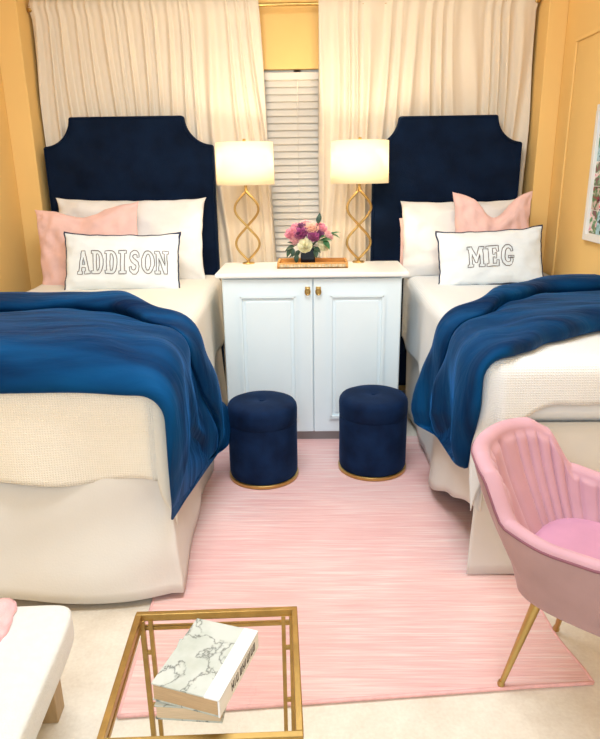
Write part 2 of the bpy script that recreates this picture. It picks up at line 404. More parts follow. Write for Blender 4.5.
# curtain rod and curtains
rod = empty('curtain_rod', (-.15, 4.105, 2.365)); tag(rod, 'slim pale gold curtain rod running across above the window', 'curtain rod')
MB().tube([(-1.46, 0, 0), (1.44, 0, 0)], .010, 12).build('pole', M['gold'], rod, angle=40)
for sx in (-1.458, 1.44): MB().lathe([(0, -.02), (.018, -.012), (.02, 0), (.014, .014), (0, .02)], 16, (sx, 0, 0)).build('finial', M['gold'], rod)
for sx in (-1.42, .30, 1.42): MB().b6(sx - .008, sx + .008, 0, .095, -.008, .008).build('bracket', M['gold'], rod, smooth=False, bevel=.002)

def curtain(name, xt0, xt1, xb0, xb1, ztop, zbot, npl, seed, label):
    rnd = random.Random(seed)
    ph = [rnd.uniform(-.5, .5) for _ in range(npl + 3)]
    am = [rnd.uniform(.45, 1.15) for _ in range(npl + 3)]
    def f(u, v):
        z = lerp(ztop, zbot, v)
        # irregular gathers: pleats wander sideways as they fall
        wob = .55 * sin(3.1 * v + seed + u * 9) * sstep(0, .5, v)
        k = u * npl + wob + .75 * nz(u * npl * .45, v * 1.0, seed)
        i = int(k) % (npl + 2)
        loc = am[i] * (1 - (k - int(k))) + am[i + 1] * (k - int(k))
        a = lerp(.018, .040, sstep(0, .25, v)) * loc
        sk = .5 + .5 * sin(2 * pi * k)
        y = 4.125 - a * (sk ** 2.2 * 1.25 - .25) + .005 * sin(4 * pi * k + seed)
        hdr = exp(-((z - 2.365) / .028) ** 2)
        y = lerp(y, 4.086 + .35 * (y - 4.125), hdr)
        if z > 2.40: y += .004 * sin(2 * pi * k * 2.0)
        x = lerp(lerp(xt0, xt1, u), lerp(xb0, xb1, u), v) + .004 * sin(2 * pi * k + 1)
        return (x, min(y, 4.15), z)
    o = MB().grid(npl * 12 + 1, 44, f).build(name, M['curtain'], smooth=True, solid=.003, loc=((xt0 + xt1) / 2, 4.1, zbot))
    return tag(o, label, 'curtain', 'cream curtains flanking the window')
curtain('curtain', -1.618, -.300, -1.612, -.185, 2.425, .06, 17, 1, 'cream gathered curtain hanging behind the left bed headboard')
curtain('curtain',   .045, 1.295, .050, 1.30, 2.425, .06, 16, 4, 'cream gathered curtain hanging behind the right bed headboard')

# ------------------------------------------------------------------ beds
Zm = .84      # mattress top
def bed_xf(side, ox, oy, rz):
    # local q (aisle side positive), y along the bed from foot, z
    A = Matrix.Translation((ox, oy, 0)) @ Matrix.Rotation(rz, 4, 'Z')
    if side < 0: A = A @ Matrix.Diagonal((-1, 1, 1, 1))
    return A
BL = bed_xf(1, -.495, 2.02, radians(2.2)); BR = bed_xf(-1, .572, 2.05, 0)

def headboard_poly(x0, x1, xa, xb, zs, zt, z0):
    r1 = xa - x0; r2 = x1 - xb
    # concave quarter circles at the shoulders
    p = [(x0, z0), (x1, z0)]
    for k in range(13):
        t = radians(90 * k / 12); p.append((x1 - r2 * sin(t), zt - (zt - zs) * cos(t)))
    for k in range(13):
        t = radians(90 * (1 - k / 12)); p.append((x0 + r1 * sin(t), zt - (zt - zs) * cos(t)))
    return p

def make_bed(A, W, hb, label, len_=1.93):
    c = A @ Vector((-W / 2, len_ / 2, 0)); root = empty('bed', (c.x, c.y, 0)); tag(root, label, 'bed', 'twin beds')
    T = Matrix.Translation(-Vector((c.x, c.y, 0))); TA = T @ A
    MB().b6(-W + .02, -.02, .03, len_, .60, Zm - .012).xf(TA).build('mattress', M['sheet'], root, bevel=.05, seg=4, smooth=True, angle=60)
    MB().b6(-W + .04, -.04, .06, len_, .34, .60).xf(TA).build('base', M['skirt'], root, smooth=False, bevel=.01)
    for q in (-W + .1, -.1):
        for y in (.09, len_ - .1):
            MB().b6(q - .04, q + .04, y - .03, y + .05, 0, .34).xf(TA).build('leg', M['dark_wood'], root, smooth=False, bevel=.004)
    x0, x1, xa, xb, zs, zt = hb
    poly = headboard_poly(x0, x1, xa, xb, zs, zt, .10)
    h = MB().prism(poly, 3.99, 4.062).xf(T).build('headboard', M['navy'], root, bevel=.014, seg=3, angle=50)
    path = [(x - 0, 3.991, z) for x, z in poly[1:] + poly[:1]]
    cx = (x0 + x1) / 2
    path = [(x + (.010 if x < cx else -.010), y, z - .010) for x, y, z in path]
    MB().tube(path, .006, 6).xf(T).build('piping', M['navy'], h)
    for lx in (x0 + .12, x1 - .12): MB().b6(lx - .03, lx + .03, 4.0, 4.05, 0, .11).xf(T).build('headboard_leg', M['dark_wood'], root, smooth=False)
    return root
make_bed(BL, 1.0, (-1.592, -.582, -1.424, -.748, 1.612, 1.775), 'left twin bed with larger notched navy velvet headboard')
make_bed(BR, .83, (.366, 1.240, .514, 1.090, 1.602, 1.752), 'right twin bed with narrower notched navy velvet headboard')

# bed skirts ---------------------------------------------------------------
def skirt(A, W, hemside, hemfoot, flside, flfoot, label, seed, len_=1.9, splitcorner=False):
    m = MB(); zt = .615
    def side(u, v):
        y = lerp(len_, .0, u); hem = hemside(y); z = lerp(zt, hem, v)
        s = 1 - (z / zt)
        out = flside(y) * s ** 1.6 - .012 + (.012 * sin(y * 13 + seed) + .014 * nz(y * 3, seed, s)) * s
        if not splitcorner: out += 0
        return (.0 + out - .012, y + (-.02 * s if splitcorner else -flfoot(0) * s * sstep(.35, 0, y)), z)
    def foot(u, v):
        q = lerp(0, -W, u); hem = hemfoot(q); z = lerp(zt, hem, v); s = 1 - z / zt
        out = flfoot(q) * s ** 1.7 - .012 + (.012 * sin(q * 9 + seed + s * 2) + .05 * nz(q * 2.4 + s * 2.4, seed + 3, s * 1.4)) * sin(pi * min(1, s)) ** .8
        x = q + (flside(0) * s * sstep(-.25, 0, q)) - .012
        return (x, -out + .012, z)
    if splitcorner:
        m.grid(70, 16, side); m.grid(60, 16, foot)
    else:
        def both(u, v):
            # round the corner: blend side into foot
            Ls, Lf, rc = len_, W, .035
            d = u * (Ls + Lf)
            if d < Ls - rc: return side(d / Ls, v)
            if d > Ls + rc: return foot((d - Ls) / Lf, v)
            t = (d - (Ls - rc)) / (2 * rc)
            a = Vector(side((Ls - rc) / Ls, v)); b = Vector(foot(rc / Lf, v)); c = Vector((max(a.x, b.x), min(a.y, b.y), (a.z + b.z) / 2))
            return tuple((1 - t) ** 2 * a + 2 * t * (1 - t) * c + t * t * b)
        m.grid(170, 18, both)
    loc = A @ Vector((-W / 2, 0, 0))
    o = m.xf(A).build('bed_skirt', M['skirt'], solid=.004, loc=(loc.x, loc.y, 0))
    return tag(o, label, 'bed skirt', 'bed skirts')
skirt(BL, 1.0, lambda y: table([(0, .03), (.25, .035), (.5, .06), (.62, .05), (.66, .015), (1.2, .02), (1.9, .03)], y), lambda q: .038 + .012 * sin(q * 7),
      lambda y: .035 + .02 * exp(-((y - .15) / .15) ** 2), lambda q: .165 - .03 * exp(-(q / .10) ** 2), 'cream bed skirt hanging to the floor around the left bed', 2)
skirt(BR, .82, lambda y: table([(0, .29), (.12, .26), (.35, .17), (.6, .07), (.8, .03), (1.0, .025), (1.06, .05), (1.9, .03)], y), lambda q: .018,
      lambda y: .015 + .055 * exp(-((y - .5) / .3) ** 2), lambda q: .02, 'white bed skirt with a lifted side hem around the right bed', 5, splitcorner=True)

# waffle coverlets ----------------------------------------------------------
def coverlet(A, W, Lside, Lfoot, label, mat, seed, len_=1.92, flq=.02, fly=.03):
    zt = Zm + .004; r = .05; arc = r * pi / 2
    def drop(d):   # arc length past the rounded edge -> (outward, down)
        if d <= 0: return (0, 0)
        if d < arc: a = d / r; return (r * sin(a) , r * (1 - cos(a)))
        return (r, r + (d - arc))
    def f(u, v):
        # cloth coordinates: dx beyond aisle edge, dy beyond foot
        cx = lerp(-W - .005, Lside, u)
        lf = Lfoot(cx)
        cy = lerp(-lf, len_, v)           # y position, negative beyond foot
        dx = max(0, cx + r); dy = max(0, -(cy - r))
        q = min(cx, -r); y = max(cy, r); fly_ = fly + .02
        if dx > 0 and dy > 0:
            rr = hypot(dx, dy); ph = atan2(dy, dx); o, dn = drop(rr)
            rr *= 1 - .03 * sin(2 * ph); o, dn = drop(rr); s = max(0, dn - r); o2 = o + .045 * s * sin(2 * ph) + lerp(flq, fly, ph / (pi / 2)) * s
            Q = -r + o2 * cos(ph); Y = r - o2 * sin(ph); Z = zt - dn
        elif dx > 0:
            o, dn = drop(dx); s = max(0, dn - r)
            Q = -r + o + flq * s + (.012 * sin(y * 11 + seed) + .018 * nz(y * 4, seed)) * s * 2; Y = y; Z = zt - dn
        elif dy > 0:
            o, dn = drop(dy); s = max(0, dn - r)
            Q = q; Y = r - o - .012 - fly * s - (.02 * sin(q * 12 + seed) + .03 * nz(q * 5, seed)) * s * 2; Z = zt - dn
        else:
            Q, Y, Z = q, y, zt + .003 * nz(q * 8, y * 8, seed)
        return (Q, Y, max(Z, .12))
    def uvf(u, v):
        cx = lerp(-W - .005, Lside, u); return (cx, lerp(-Lfoot(cx), len_, v))
    loc = A @ Vector((-W / 2, 0, Zm - .3))
    o = MB().grid(72, 120, f, uvfn=uvf).xf(A).build('coverlet', mat, solid=.005, off=1, loc=loc)
    return tag(o, label, 'coverlet', 'waffle weave coverlets')
coverlet(BL, 1.0, .36, lambda c: .385 + .012 * sin(c * 14) + .055 * sstep(-.1, .1, c), 'cream waffle weave coverlet over the foot of the left bed', M['waffle_cream'], 1)
coverlet(BR, .825, .38, lambda c: .122 + .006 * sin(c * 14) + .25 * sstep(-.26, .12, c), 'white waffle weave coverlet over the foot of the right bed', M['waffle_white'], 3)

# duvets ---------------------------------------------------------------------
def duvet(A, W, yb, yf, L, th, label, seed, droop=0.0, droop0=.06, flare=.12, foldat=.76):
    r = .075; arc = r * pi / 2; zt = Zm + .012
    prof = [(.965, .0), (.995, .12), (1.0, .45), (.985, .80), (.94, 1.06), (.88, 1.12), (.83, 1.10), (foldat + .02, 1.04), (foldat - .010, .92), (foldat - .020, .74), (foldat - .014, .52), (foldat + .006, .38), (foldat - .004, .30),
            (foldat - .035, .44), (foldat - .07, .60), (.66, .70), (.58, .77), (.5, .79), (.42, .80), (.34, .82), (.26, .85), (.18, .88), (.11, .90), (.05, .82), (.012, .6), (.0, .3), (.01, .05), (.03, 0)]
    nu = 64; vs = []; uvs = []
    ncol = nu; npf = len(prof)
    for i in range(nu):
        u = i / (nu - 1)
        for (s, h) in prof:
            if u < .5: c = lerp(-W, -.12, (u / .5))
            else: c = lerp(-.12, arc + L(s), (u - .5) / .5)
            if c <= 0: q, z, n = c, 0.0, Vector((0, 1))
            elif c < arc:
                a = c / r; q, z, n = r * sin(a), -r * (1 - cos(a)), Vector((sin(a), cos(a)))
            else:
                d = c - arc; fa = flare * table([(0, .3), (.35, .4), (.65, .9), (1, 1.5)], s)
                q, z, n = r + d * sin(fa), -r - d * cos(fa), Vector((cos(fa), .15))
            q -= r
            y = lerp(yf(c), yb(c), s)
            hang = sstep(0, .3, c - arc * .5); top = 1 - hang
            t = th * h * lerp(1.0, .50, max(hang, sstep(-.22, .02, c) * .9))
            endt = sstep(1.0, .93, u); t *= lerp(.45, 1, endt)
            w = 0.0
            if 0.02 < h:
                w += top * (.008 * nz(c * 3.2, y * 4.5, seed) + .005 * nz(c * 7 + 3, y * 6, seed))
                w += hang * (.025 * sin(y * 24 + 3 * nz(y * 3, c * 2, seed) + seed) * (.4 + .8 * abs(nz(y * 3.5, seed, 1))) + .015 * nz(y * 7, c * 1.5, seed))
                # diagonal strain folds where the cloth turns over the mattress edge
                e = exp(-((c - .02) / .16) ** 2); w += e * .009 * sin(y * 30 + c * 14 + seed * 2)
            t += w * 1.5 * min(1, h * 1.5)
            P = (q + n.x * t, y, zt + z + n.y * t - droop * max(0, droop0 - y))
            vs.append(P); uvs.append((c, y))
    fs = []
    for i in range(nu - 1):
        for j in range(npf):
            a = i * npf + j; b = i * npf + (j + 1) % npf; fs.append((a, b, b + npf, a + npf))
    fs.append(tuple(range(npf))); fs.append(tuple((nu - 1) * npf + j for j in range(npf))[::-1])
    m = MB().add(vs, fs, uvs)
    loc = A @ Vector((-W / 2, 1.0, Zm))
    o = m.xf(A).build('duvet', M['duvet'], subsurf=1, loc=loc)
    return tag(o, label, 'duvet', 'folded blue velvet duvets')
duvet(BL, 1.0,
      lambda c: table([(-1, .93), (-.45, .98), (-.28, .92), (-.16, .80), (-.05, .66), (.1, .58), (.3, .66), (.55, .86), (.8, .98)], c),
      lambda c: table([(-1, -.06), (-.2, -.06), (0, -.07), (.3, -.10), (.6, -.12)], c),
      lambda s: table([(0, .34), (.10, .37), (.30, .29), (.42, .30), (.6, .46), (.85, .60), (1, .62)], s), .092,
      'blue velvet duvet folded across the left bed in front of the ADDISON pillow', 1.3, droop=.65, droop0=.08)
duvet(BR, .745,
      lambda c: table([(-1, 1.22), (-.5, 1.14), (-.2, .90), (-.05, .70), (.1, .63), (.3, .67), (.55, .80), (.8, .88)], c),
      lambda c: table([(-1, .40), (-.45, .33), (-.2, .17), (-.08, .05), (0, -.01), (.2, -.03), (.4, .04), (.6, .08)], c),
      lambda s: table([(0, .37), (.12, .36), (.28, .29), (.5, .33), (.7, .44), (1, .47)], s), .094,
      'blue velvet duvet folded across the right bed in front of the MEG pillow', 4.1, flare=.10)

# ------------------------------------------------------------------ pillows
class Pillow:
    p = 3.5
    def __init__(s, w, h, d, kx=.06, kz=.07, chop=0, chopx=0, seed=0, wr=.008, sag=0):
        s.w, s.h, s.d, s.kx, s.kz, s.chop, s.chopx, s.seed, s.wr, s.sag = w, h, d, kx, kz, chop, chopx, seed, wr, sag
    def pt(s, a, b, side):
        x = a * s.w / 2 * (1 - s.kx * (1 - abs(b) ** s.p)); z = b * s.h / 2 * (1 - s.kz * (1 - abs(a) ** s.p))
        t = s.d / 2 * (max(0, (1 - a * a)) * max(0, (1 - b * b))) ** .42
        if s.chop:
            g = exp(-((a - s.chopx) / .42) ** 2); k = ((b + 1) / 2) ** 2
            z -= s.chop * g * k; t *= 1 - .35 * exp(-((a - s.chopx) / .18) ** 2) * k
        n = s.wr * (1.3 * nz(a * 2.5 + s.seed, b * 2.5, side) + nz(a * 6 + s.seed, b * 5, side * 3) + .5 * nz(a * 13 + s.seed, b * 11, side)) * min(1, t / .02)
        z += .007 * nz(a * 4, s.seed + 9, b) * abs(b); x += .006 * nz(b * 4, s.seed + 5, a) * abs(a)
        return Vector((x, side * (t + n), z + s.h / 2))
    def mesh(s):
        n, m_ = 40, 30; mb = MB()
        mb.grid(n, m_, lambda u, v: s.pt(sin((u - .5) * pi), sin((v - .5) * pi), -1))
        mb.grid(n, m_, lambda u, v: s.pt(sin((u - .5) * pi), sin((v - .5) * pi), 1), flip=True)
        return mb
    def edge(s, k=40):
        L = []
        for i in range(k): L.append(s.pt(lerp(-1, 1, i / k), -1, -1))
        for i in range(k): L.append(s.pt(1, lerp(-1, 1, i / k), -1))
        for i in range(k): L.append(s.pt(lerp(1, -1, i / k), 1, -1))
        for i in range(k): L.append(s.pt(-1, lerp(1, -1, i / k), -1))
        return L

def arcpts(cx, cz, rx, rz, a0, a1, n=8): return [(cx + rx * cos(radians(lerp(a0, a1, i / n))), cz + rz * sin(radians(lerp(a0, a1, i / n)))) for i in range(n + 1)]
def thick(path, w):
    L = []; R2 = []; n = len(path)
    for i, p in enumerate(path):
        a = path[max(0, i - 1)]; b = path[min(n - 1, i + 1)]; dx, dz = b[0] - a[0], b[1] - a[1]; l = hypot(dx, dz) or 1
        ww = w * (.6 + .4 * sin(pi * i / (n - 1)))
        L.append((p[0] - dz / l * ww, p[1] + dx / l * ww)); R2.append((p[0] + dz / l * ww, p[1] - dx / l * ww))
    return L + R2[::-1]
GLY = {
 'I': (.5, [[(0, 0), (.5, 0), (.5, .13), (.38, .13), (.38, .87), (.5, .87), (.5, 1), (0, 1), (0, .87), (.12, .87), (.12, .13), (0, .13)]]),
 'E': (.76, [[(0, 0), (.75, 0), (.75, .3), (.62, .3), (.6, .13), (.38, .13), (.38, .44), (.5, .44), (.5, .36), (.6, .36), (.6, .64), (.5, .64), (.5, .56), (.38, .56), (.38, .87), (.58, .87), (.62, .7), (.74, .7), (.74, 1), (0, 1), (0, .87), (.12, .87), (.12, .13), (0, .13)]]),
 'D': (.82, [[(0, 0), (.42, 0)] + arcpts(.42, .5, .4, .5, -80, 80, 10) + [(.42, 1), (0, 1), (0, .87), (.12, .87), (.12, .13), (0, .13)],
             [(.36, .14), (.42, .14)] + arcpts(.42, .5, .16, .36, -75, 75, 8) + [(.42, .86), (.36, .86)]]),
 'A': (.9, [[(0, 0), (.35, 0), (.35, .12), (.28, .12), (.32, .28), (.54, .28), (.58, .12), (.5, .12), (.5, 0), (.9, 0), (.9, .12), (.82, .12), (.55, 1), (.33, 1), (.08, .12), (0, .12)],
            [(.35, .41), (.51, .41), (.43, .72)]]),
 'N': (.9, [[(0, 0), (.36, 0), (.36, .13), (.26, .13), (.26, .68), (.6, 0), (.8, 0), (.8, .87), (.9, .87), (.9, 1), (.54, 1), (.54, .87), (.64, .87), (.64, .36), (.31, 1), (0, 1), (0, .87), (.1, .87), (.1, .13), (0, .13)]]),
 'M': (1.02, [[(0, 0), (.34, 0), (.34, .13), (.26, .13), (.26, .62), (.44, .2), (.56, .2), (.72, .62), (.72, .13), (.66, .13), (.66, 0), (1.02, 0), (1.02, .13), (.93, .13), (.93, .87), (1.02, .87), (1.02, 1), (.72, 1), (.50, .52), (.28, 1), (0, 1), (0, .87), (.08, .87), (.08, .13), (0, .13)]]),
 'O': (.84, [arcpts(.42, .5, .42, .5, 0, 360, 24)[:-1], arcpts(.42, .5, .17, .36, 0, 360, 20)[:-1]]),
 'S': (.7, [thick([(.60, .70), (.58, .84), (.46, .92), (.30, .92), (.16, .84), (.14, .70), (.24, .58), (.38, .51), (.52, .43), (.58, .30), (.54, .16), (.42, .08), (.26, .08), (.13, .16), (.10, .30)], .11)]),
 'G': (.84, [thick([(.66, .68), (.62, .84), (.48, .92), (.32, .90), (.18, .78), (.12, .60), (.12, .40), (.18, .22), (.32, .10), (.48, .08), (.62, .14), (.66, .26), (.66, .40)], .11), [(.44, .36), (.80, .36), (.80, .47), (.44, .47)]]),
}
def place_pillow(name, P, mat, base, lean, yaw, roll, label, group=None, trim=None, text=None, th=.12, ts=1, tx=0, tz=.5, gap=.02, ofs=None, cat='pillow'):
    root = empty(name, base); root.rotation_euler = (radians(lean), radians(roll), radians(yaw))
    tag(root, label, cat, group)
    P.mesh().build('cover', mat, root)
    if trim:
        e = P.edge(); MB().tube(e, .0064, 6, closed=True).build('piping', trim, root)
    if text:
        sc = th; sx_ = th * ts; widths = [GLY[c][0] for c in text]
        total = sum(widths) * sx_ + gap * (len(text) - 1); x = tx - total / 2
        for i, c in enumerate(text):
            w, loops = GLY[c]; mb = MB(); off = (ofs or {}).get(i, 0)
            for lp in loops:
                pts = []
                for k in range(len(lp)):
                    a = lp[k]; b = lp[(k + 1) % len(lp)]; nn = max(1, int(hypot(b[0] - a[0], b[1] - a[1]) / .12))
                    for j in range(nn):
                        gx, gz = lerp(a[0], b[0], j / nn), lerp(a[1], b[1], j / nn)
                        px = x + off + gx * sx_; pz = tz * P.h - sc / 2 + gz * sc
                        # invert the outline inset to find surface parameters
                        aa = px / (P.w / 2); bb = (pz - P.h / 2) / (P.h / 2)
                        for _ in range(6):
                            aa = px / (P.w / 2 * (1 - P.kx * (1 - abs(bb) ** P.p))); bb = (pz - P.h / 2) / (P.h / 2 * (1 - P.kz * (1 - abs(aa) ** P.p)))
                        v = P.pt(aa, bb, -1); v.y -= .0015; pts.append(v)
                mb.tube(pts, .0023, 5, closed=True)
            mb.build('letter', M['thread'], root)
            x += w * sx_ + gap
    return root
ZP = Zm + .008
# left bed
place_pillow('pillow', Pillow(.90, .50, .20, .06, .085, seed=1, wr=.016), M['pillow_white'], (-1.078, 3.80, ZP - .015), -14, 0, .5,
             'large white pillow leaning on the left headboard behind the pink pillow', 'white sleeping pillows')
place_pillow('throw_pillow', Pillow(.62, .47, .16, .07, .07, chop=.05, chopx=-.05, seed=3, wr=.016), M['pillow_pink'], (-1.26, 3.63, ZP - .02), -13, -4, -4,
             'blush pink throw pillow at the far left of the left bed', 'blush pink throw pillows')
place_pillow('name_pillow', Pillow(.64, .335, .13, .05, .12, seed=5), M['name_white'], (-1.045, 3.475, ZP - .022), -18, 2, 1.0,
             'white lumbar pillow with navy piping embroidered ADDISON', 'embroidered name pillows', trim=M['navy_piping'], text='ADDISON', th=.125, ts=.65, tx=.012, tz=.48, gap=.008, ofs={4: .006, 5: .008, 6: .002})
# right bed
place_pillow('pillow', Pillow(.74, .455, .17, .045, .06, seed=7, wr=.016), M['pillow_white'], (.90, 3.83, ZP - .012), -12, 0, -.5,
             'white pillow leaning on the right headboard, frontmost of the two', 'white sleeping pillows')
place_pillow('pillow', Pillow(.74, .34, .10, .03, .04, seed=9, wr=.016), M['pillow_pink'], (.895, 3.915, ZP - .01), -5, 0, 0,
             'peach pillow mostly hidden behind the white pillow on the right bed')
place_pillow('throw_pillow', Pillow(.45, .50, .15, .08, .07, chop=.13, chopx=.05, seed=11, wr=.016), M['pillow_pink'], (1.02, 3.655, ZP - .005), -12, 0, 0,
             'blush pink throw pillow with a chopped top behind the MEG pillow', 'blush pink throw pillows')
place_pillow('name_pillow', Pillow(.57, .32, .13, .05, .11, seed=13), M['name_white'], (.978, 3.49, ZP - .012), -18, -3, -3.0,
             'white lumbar pillow with navy piping embroidered MEG', 'embroidered name pillows', trim=M['navy_piping'], text='MEG', th=.112, ts=.78, tx=-.005, tz=.50, gap=.010)

# ------------------------------------------------------------------ cabinet
cab = empty('cabinet', (0, 3.50, 0)); tag(cab, 'white two door cabinet with pale counter standing between the beds', 'cabinet')
cy = 3.50; f0 = 3.30 - cy; cx0, cx1 = -.472, .467
MB().b6(cx0, cx1, f0 + .02, 3.70 - cy, .066, .932).build('carcass', M['white_paint'], cab, smooth=False, bevel=.003)
MB().b6(cx0 + .02, cx1 - .02, f0 + .035, 3.69 - cy, 0, .066).build('toe_kick', M['kick'], cab, smooth=False)
MB().b6(-.502, .497, f0 - .025, 3.715 - cy, .932, .955).build('counter', M['counter'], cab, smooth=False, bevel=.006)
mid = .004
for s in (-1, 1):
    a, b = (cx0 + .006, mid - .0025) if s < 0 else (mid + .0025, cx1 - .006)
    dz0, dz1 = .070, .922
    d = MB().b6(a, b, f0, f0 + .02, dz0, dz1).build('door', M['white_paint'], cab, smooth=False, bevel=.003)
    pm = MB(); i0, i1, j0, j1 = a + .085, b - .085, dz0 + .085, dz1 - .085
    for (p, q, r_, t_) in ((i0, i1, j1 - .014, j1), (i0, i1, j0, j0 + .014), (i0, i0 + .014, j0, j1), (i1 - .014, i1, j0, j1)):
        pm.b6(p, q, f0 - .012, f0 + .002, r_, t_)
    pm.build('panel_moulding', M['white_paint'], d, smooth=False, bevel=.004)
    MB().b6(i0 + .03, i1 - .03, f0 - .004, f0 + .002, j0 + .03, j1 - .03).build('raised_panel', M['white_paint'], d, smooth=False, bevel=.003)
    hx = mid + s * .028; hz = .862
    hm = MB().b6(hx - .013, hx + .013, f0 - .006, f0, hz - .018, hz + .020)
    hm.tube([(hx, f0, hz + .008), (hx, f0 - .018, hz + .008)], .006, 10)
    ring = [(hx + .0125 * cos(2 * pi * k / 20), f0 - .016, hz - .004 + .017 * sin(2 * pi * k / 20)) for k in range(20)]
    hm.tube(ring, .0042, 6, closed=True); hm.build('handle', M['gold'], d, bevel=.002, angle=40); 

# ------------------------------------------------------------------ lamps
def make_lamp():
    root = empty('table_lamp', (0, 0, 0))
    b = MB().lathe([(0, 0), (.034, 0), (.035, .004), (.032, .008), (.010, .010), (.007, .03), (0, .03)], 32); b.build('base', M['gold'], root, angle=50)
    # two interlaced S-curves form the open double-oval stem
    zb, zt = .016, .398
    for ph in (1, -1):
        pts = []
        for i in range(61):
            t = i / 60; z = lerp(zb, zt, t)
            x = ph * .076 * abs(sin(2 * pi * t)) ** .85 * (1 if t < .5 else -1)
            x = ph * .074 * sin(2 * pi * t) * (1 + .18 * cos(4 * pi * t) * 0)
            w = sin(2 * pi * t); x = ph * .066 * abs(w) ** 1.15 * (1 if w > 0 else -1)
            pts.append((x, .004 * ph * cos(pi * 2 * t), z))
        MB().tube(pts, .0070, 8).build('stem', M['gold'], root)
    n = MB().lathe([(0, .388), (.008, .388), (.010, .408), (.006, .415), (.009, .423), (.009, .48), (0, .48)], 20); n.build('neck', M['gold'], root, angle=50)
    z0, z1 = .432, .652; r0, r1 = .158, .154
    MB().lathe([(r0, z0), (lerp(r0, r1, .5), (z0 + z1) / 2), (r1, z1)], 64).build('lamp_shade', M['shade'], root, solid=.002)
    sp = MB()
    for k in range(3):
        a = 2 * pi * k / 3 + .4; sp.tube([(0, 0, z1 - .01), (r1 * cos(a), r1 * sin(a), z1 - .004)], .002, 6)
    for e in (-1, 1): sp.tube([(0, 0, .48), (e * .05, 0, .51), (e * .055, 0, .57), (0, 0, z1 - .01)], .002, 6)
    sp.build('harp', M['gold'], root)
    MB().lathe([(0, .642), (.005, .642), (.004, .654), (.010, .660), (.008, .670), (0, .672)], 16).build('finial', M['gold'], root)
    MB().lathe([(0, .478), (.010, .478), (.011, .49), (.017, .505), (.017, .518), (.010, .528), (0, .531)], 20).build('bulb', M['bulb'], root)
    return root
def lamp_light(root, e):
    l = bpy.data.lights.new('bulb_light', 'POINT'); l.energy = e; l.color = (1, .86, .66); l.shadow_soft_size = .026
    o = bpy.data.objects.new('bulb_light', l); COL.objects.link(o); o.parent = root; o.location = (0, 0, .560)
lampA = make_lamp(); lampB = copy_tree(lampA)
lampA.location = (-.362, 3.665, .955); lampB.location = (.264, 3.665, .955)
tag(lampA, 'gold looped table lamp with cream drum shade beside the left bed', 'table lamp', 'table lamps on the cabinet')
tag(lampB, 'gold looped table lamp with cream drum shade beside the right bed', 'table lamp', 'table lamps on the cabinet')
LAMP_E = 8
lamp_light(lampA, LAMP_E); lamp_light(lampB, LAMP_E)

# ------------------------------------------------------------------ tray, vase, flowers
tray = empty('tray', (.003, 3.545, .955)); tag(tray, 'shallow golden wooden tray with patterned rim under the flowers', 'tray')
tx, ty, tz = .190, .10, .030
MB().b6(-tx, tx, -ty, ty, 0, .008).build('tray_base', M['tray'], tray, smooth=False)
rm = MB().b6(-tx, tx, -ty, -ty + .012, .0, tz).b6(-tx, tx, ty - .012, ty, .0, tz).b6(-tx, -tx + .012, -ty + .012, ty - .012, .0, tz).b6(tx - .012, tx, -ty + .012, ty - .012, .0, tz)
rm.build('rim', M['tray'], tray, smooth=False, bevel=.002)
il = MB()
for k in range(19):
    x = -tx + .022 + k * (2 * tx - .044) / 18
    il.b6(x - .008, x + .008, -ty - .002, -ty + .001, .007, .023)
il.build('rim_inlay', M['tray_in'], tray, smooth=False)
vx, vy, vz = -.022, 3.56, .9635
vase = empty('vase', (vx, vy, vz)); tag(vase, 'small square black vase holding the flowers on the tray', 'vase')
vm = MB(); hw = .040; 
vm.b6(-hw, hw, -hw, hw, 0, .088)
vm.build('body', M['black'], vase, smooth=True, bevel=.006, angle=40)
MB().b6(-hw + .006, hw - .006, -hw + .006, hw - .006, .080, .0895).build('water', M['leaf'], vase, smooth=False)

def rose(name, c, r, mat, label, tilt, layers=5, group='flowers in the black vase', open_=1.0):
    mb = MB(); rnd = random.Random(int(abs(c[0] * 9973 + c[2] * 7919 + r * 5000)) )
    T = Matrix.Translation(Vector(c)) @ Matrix.Rotation(tilt[0], 4, 'X') @ Matrix.Rotation(tilt[1], 4, 'Y')
    for ly in range(layers):
        k = 3 + ly; rr = r * (.22 + .78 * ly / (layers - 1)); hgt = r * (1.05 - .42 * ly / (layers - 1) * open_)
        for j in range(k):
            a0 = 2 * pi * (j + .37 * ly) / k + rnd.uniform(-.15, .15); wdt = 2 * pi / k * .72
            def pf(u, v, a0=a0, wdt=wdt, rr=rr, hgt=hgt):
                a = a0 + (u - .5) * 2 * wdt * (.55 + .45 * sin(pi * min(1, v * .9 + .1)))
                rad = rr * (.18 + .82 * sin(v * pi * .55)) + r * .10 * max(0, v - .75) * 4 * open_
                z = -r * .55 + (hgt + r * .35) * v - r * .25 * abs(u - .5) ** 2 * 4 * v
                return T @ Vector((rad * cos(a), rad * sin(a), z))
            mb.grid(6, 6, pf)
    # stem into the vase
    top = Vector(c) + (T.to_3x3() @ Vector((0, 0, -r * .5)))
    fl = mb.build('flower', mat, solid=.0012, loc=(c[0], c[1], c[2]))
    st = MB().tube([top - Vector(c), lerp(top, Vector((vx, vy, vz + .10)), .6) - Vector(c), Vector((lerp(vx, c[0], .1), lerp(vy, c[1], .1), vz + .093)) - Vector(c)], .0025, 6)
    st.build('stem', M['leaf'], fl)
    return tag(fl, label, 'flower', group)
B0 = Vector((vx, vy, vz))
def fl(dx, dy, dz, r, m, label, tl=(0, 0), **kw): rose('flower', (vx + dx, vy + dy, vz + dz + .012), r, M[m], label, tl, **kw)
fl(-.014, -.060, .092, .037, 'f_cream', 'cream rose at the front hanging over the black vase', (1.15, -.1))
fl(.078, -.030, .088, .033, 'f_cream', 'pale cream rose low on the right side of the bouquet', (.9, .6))
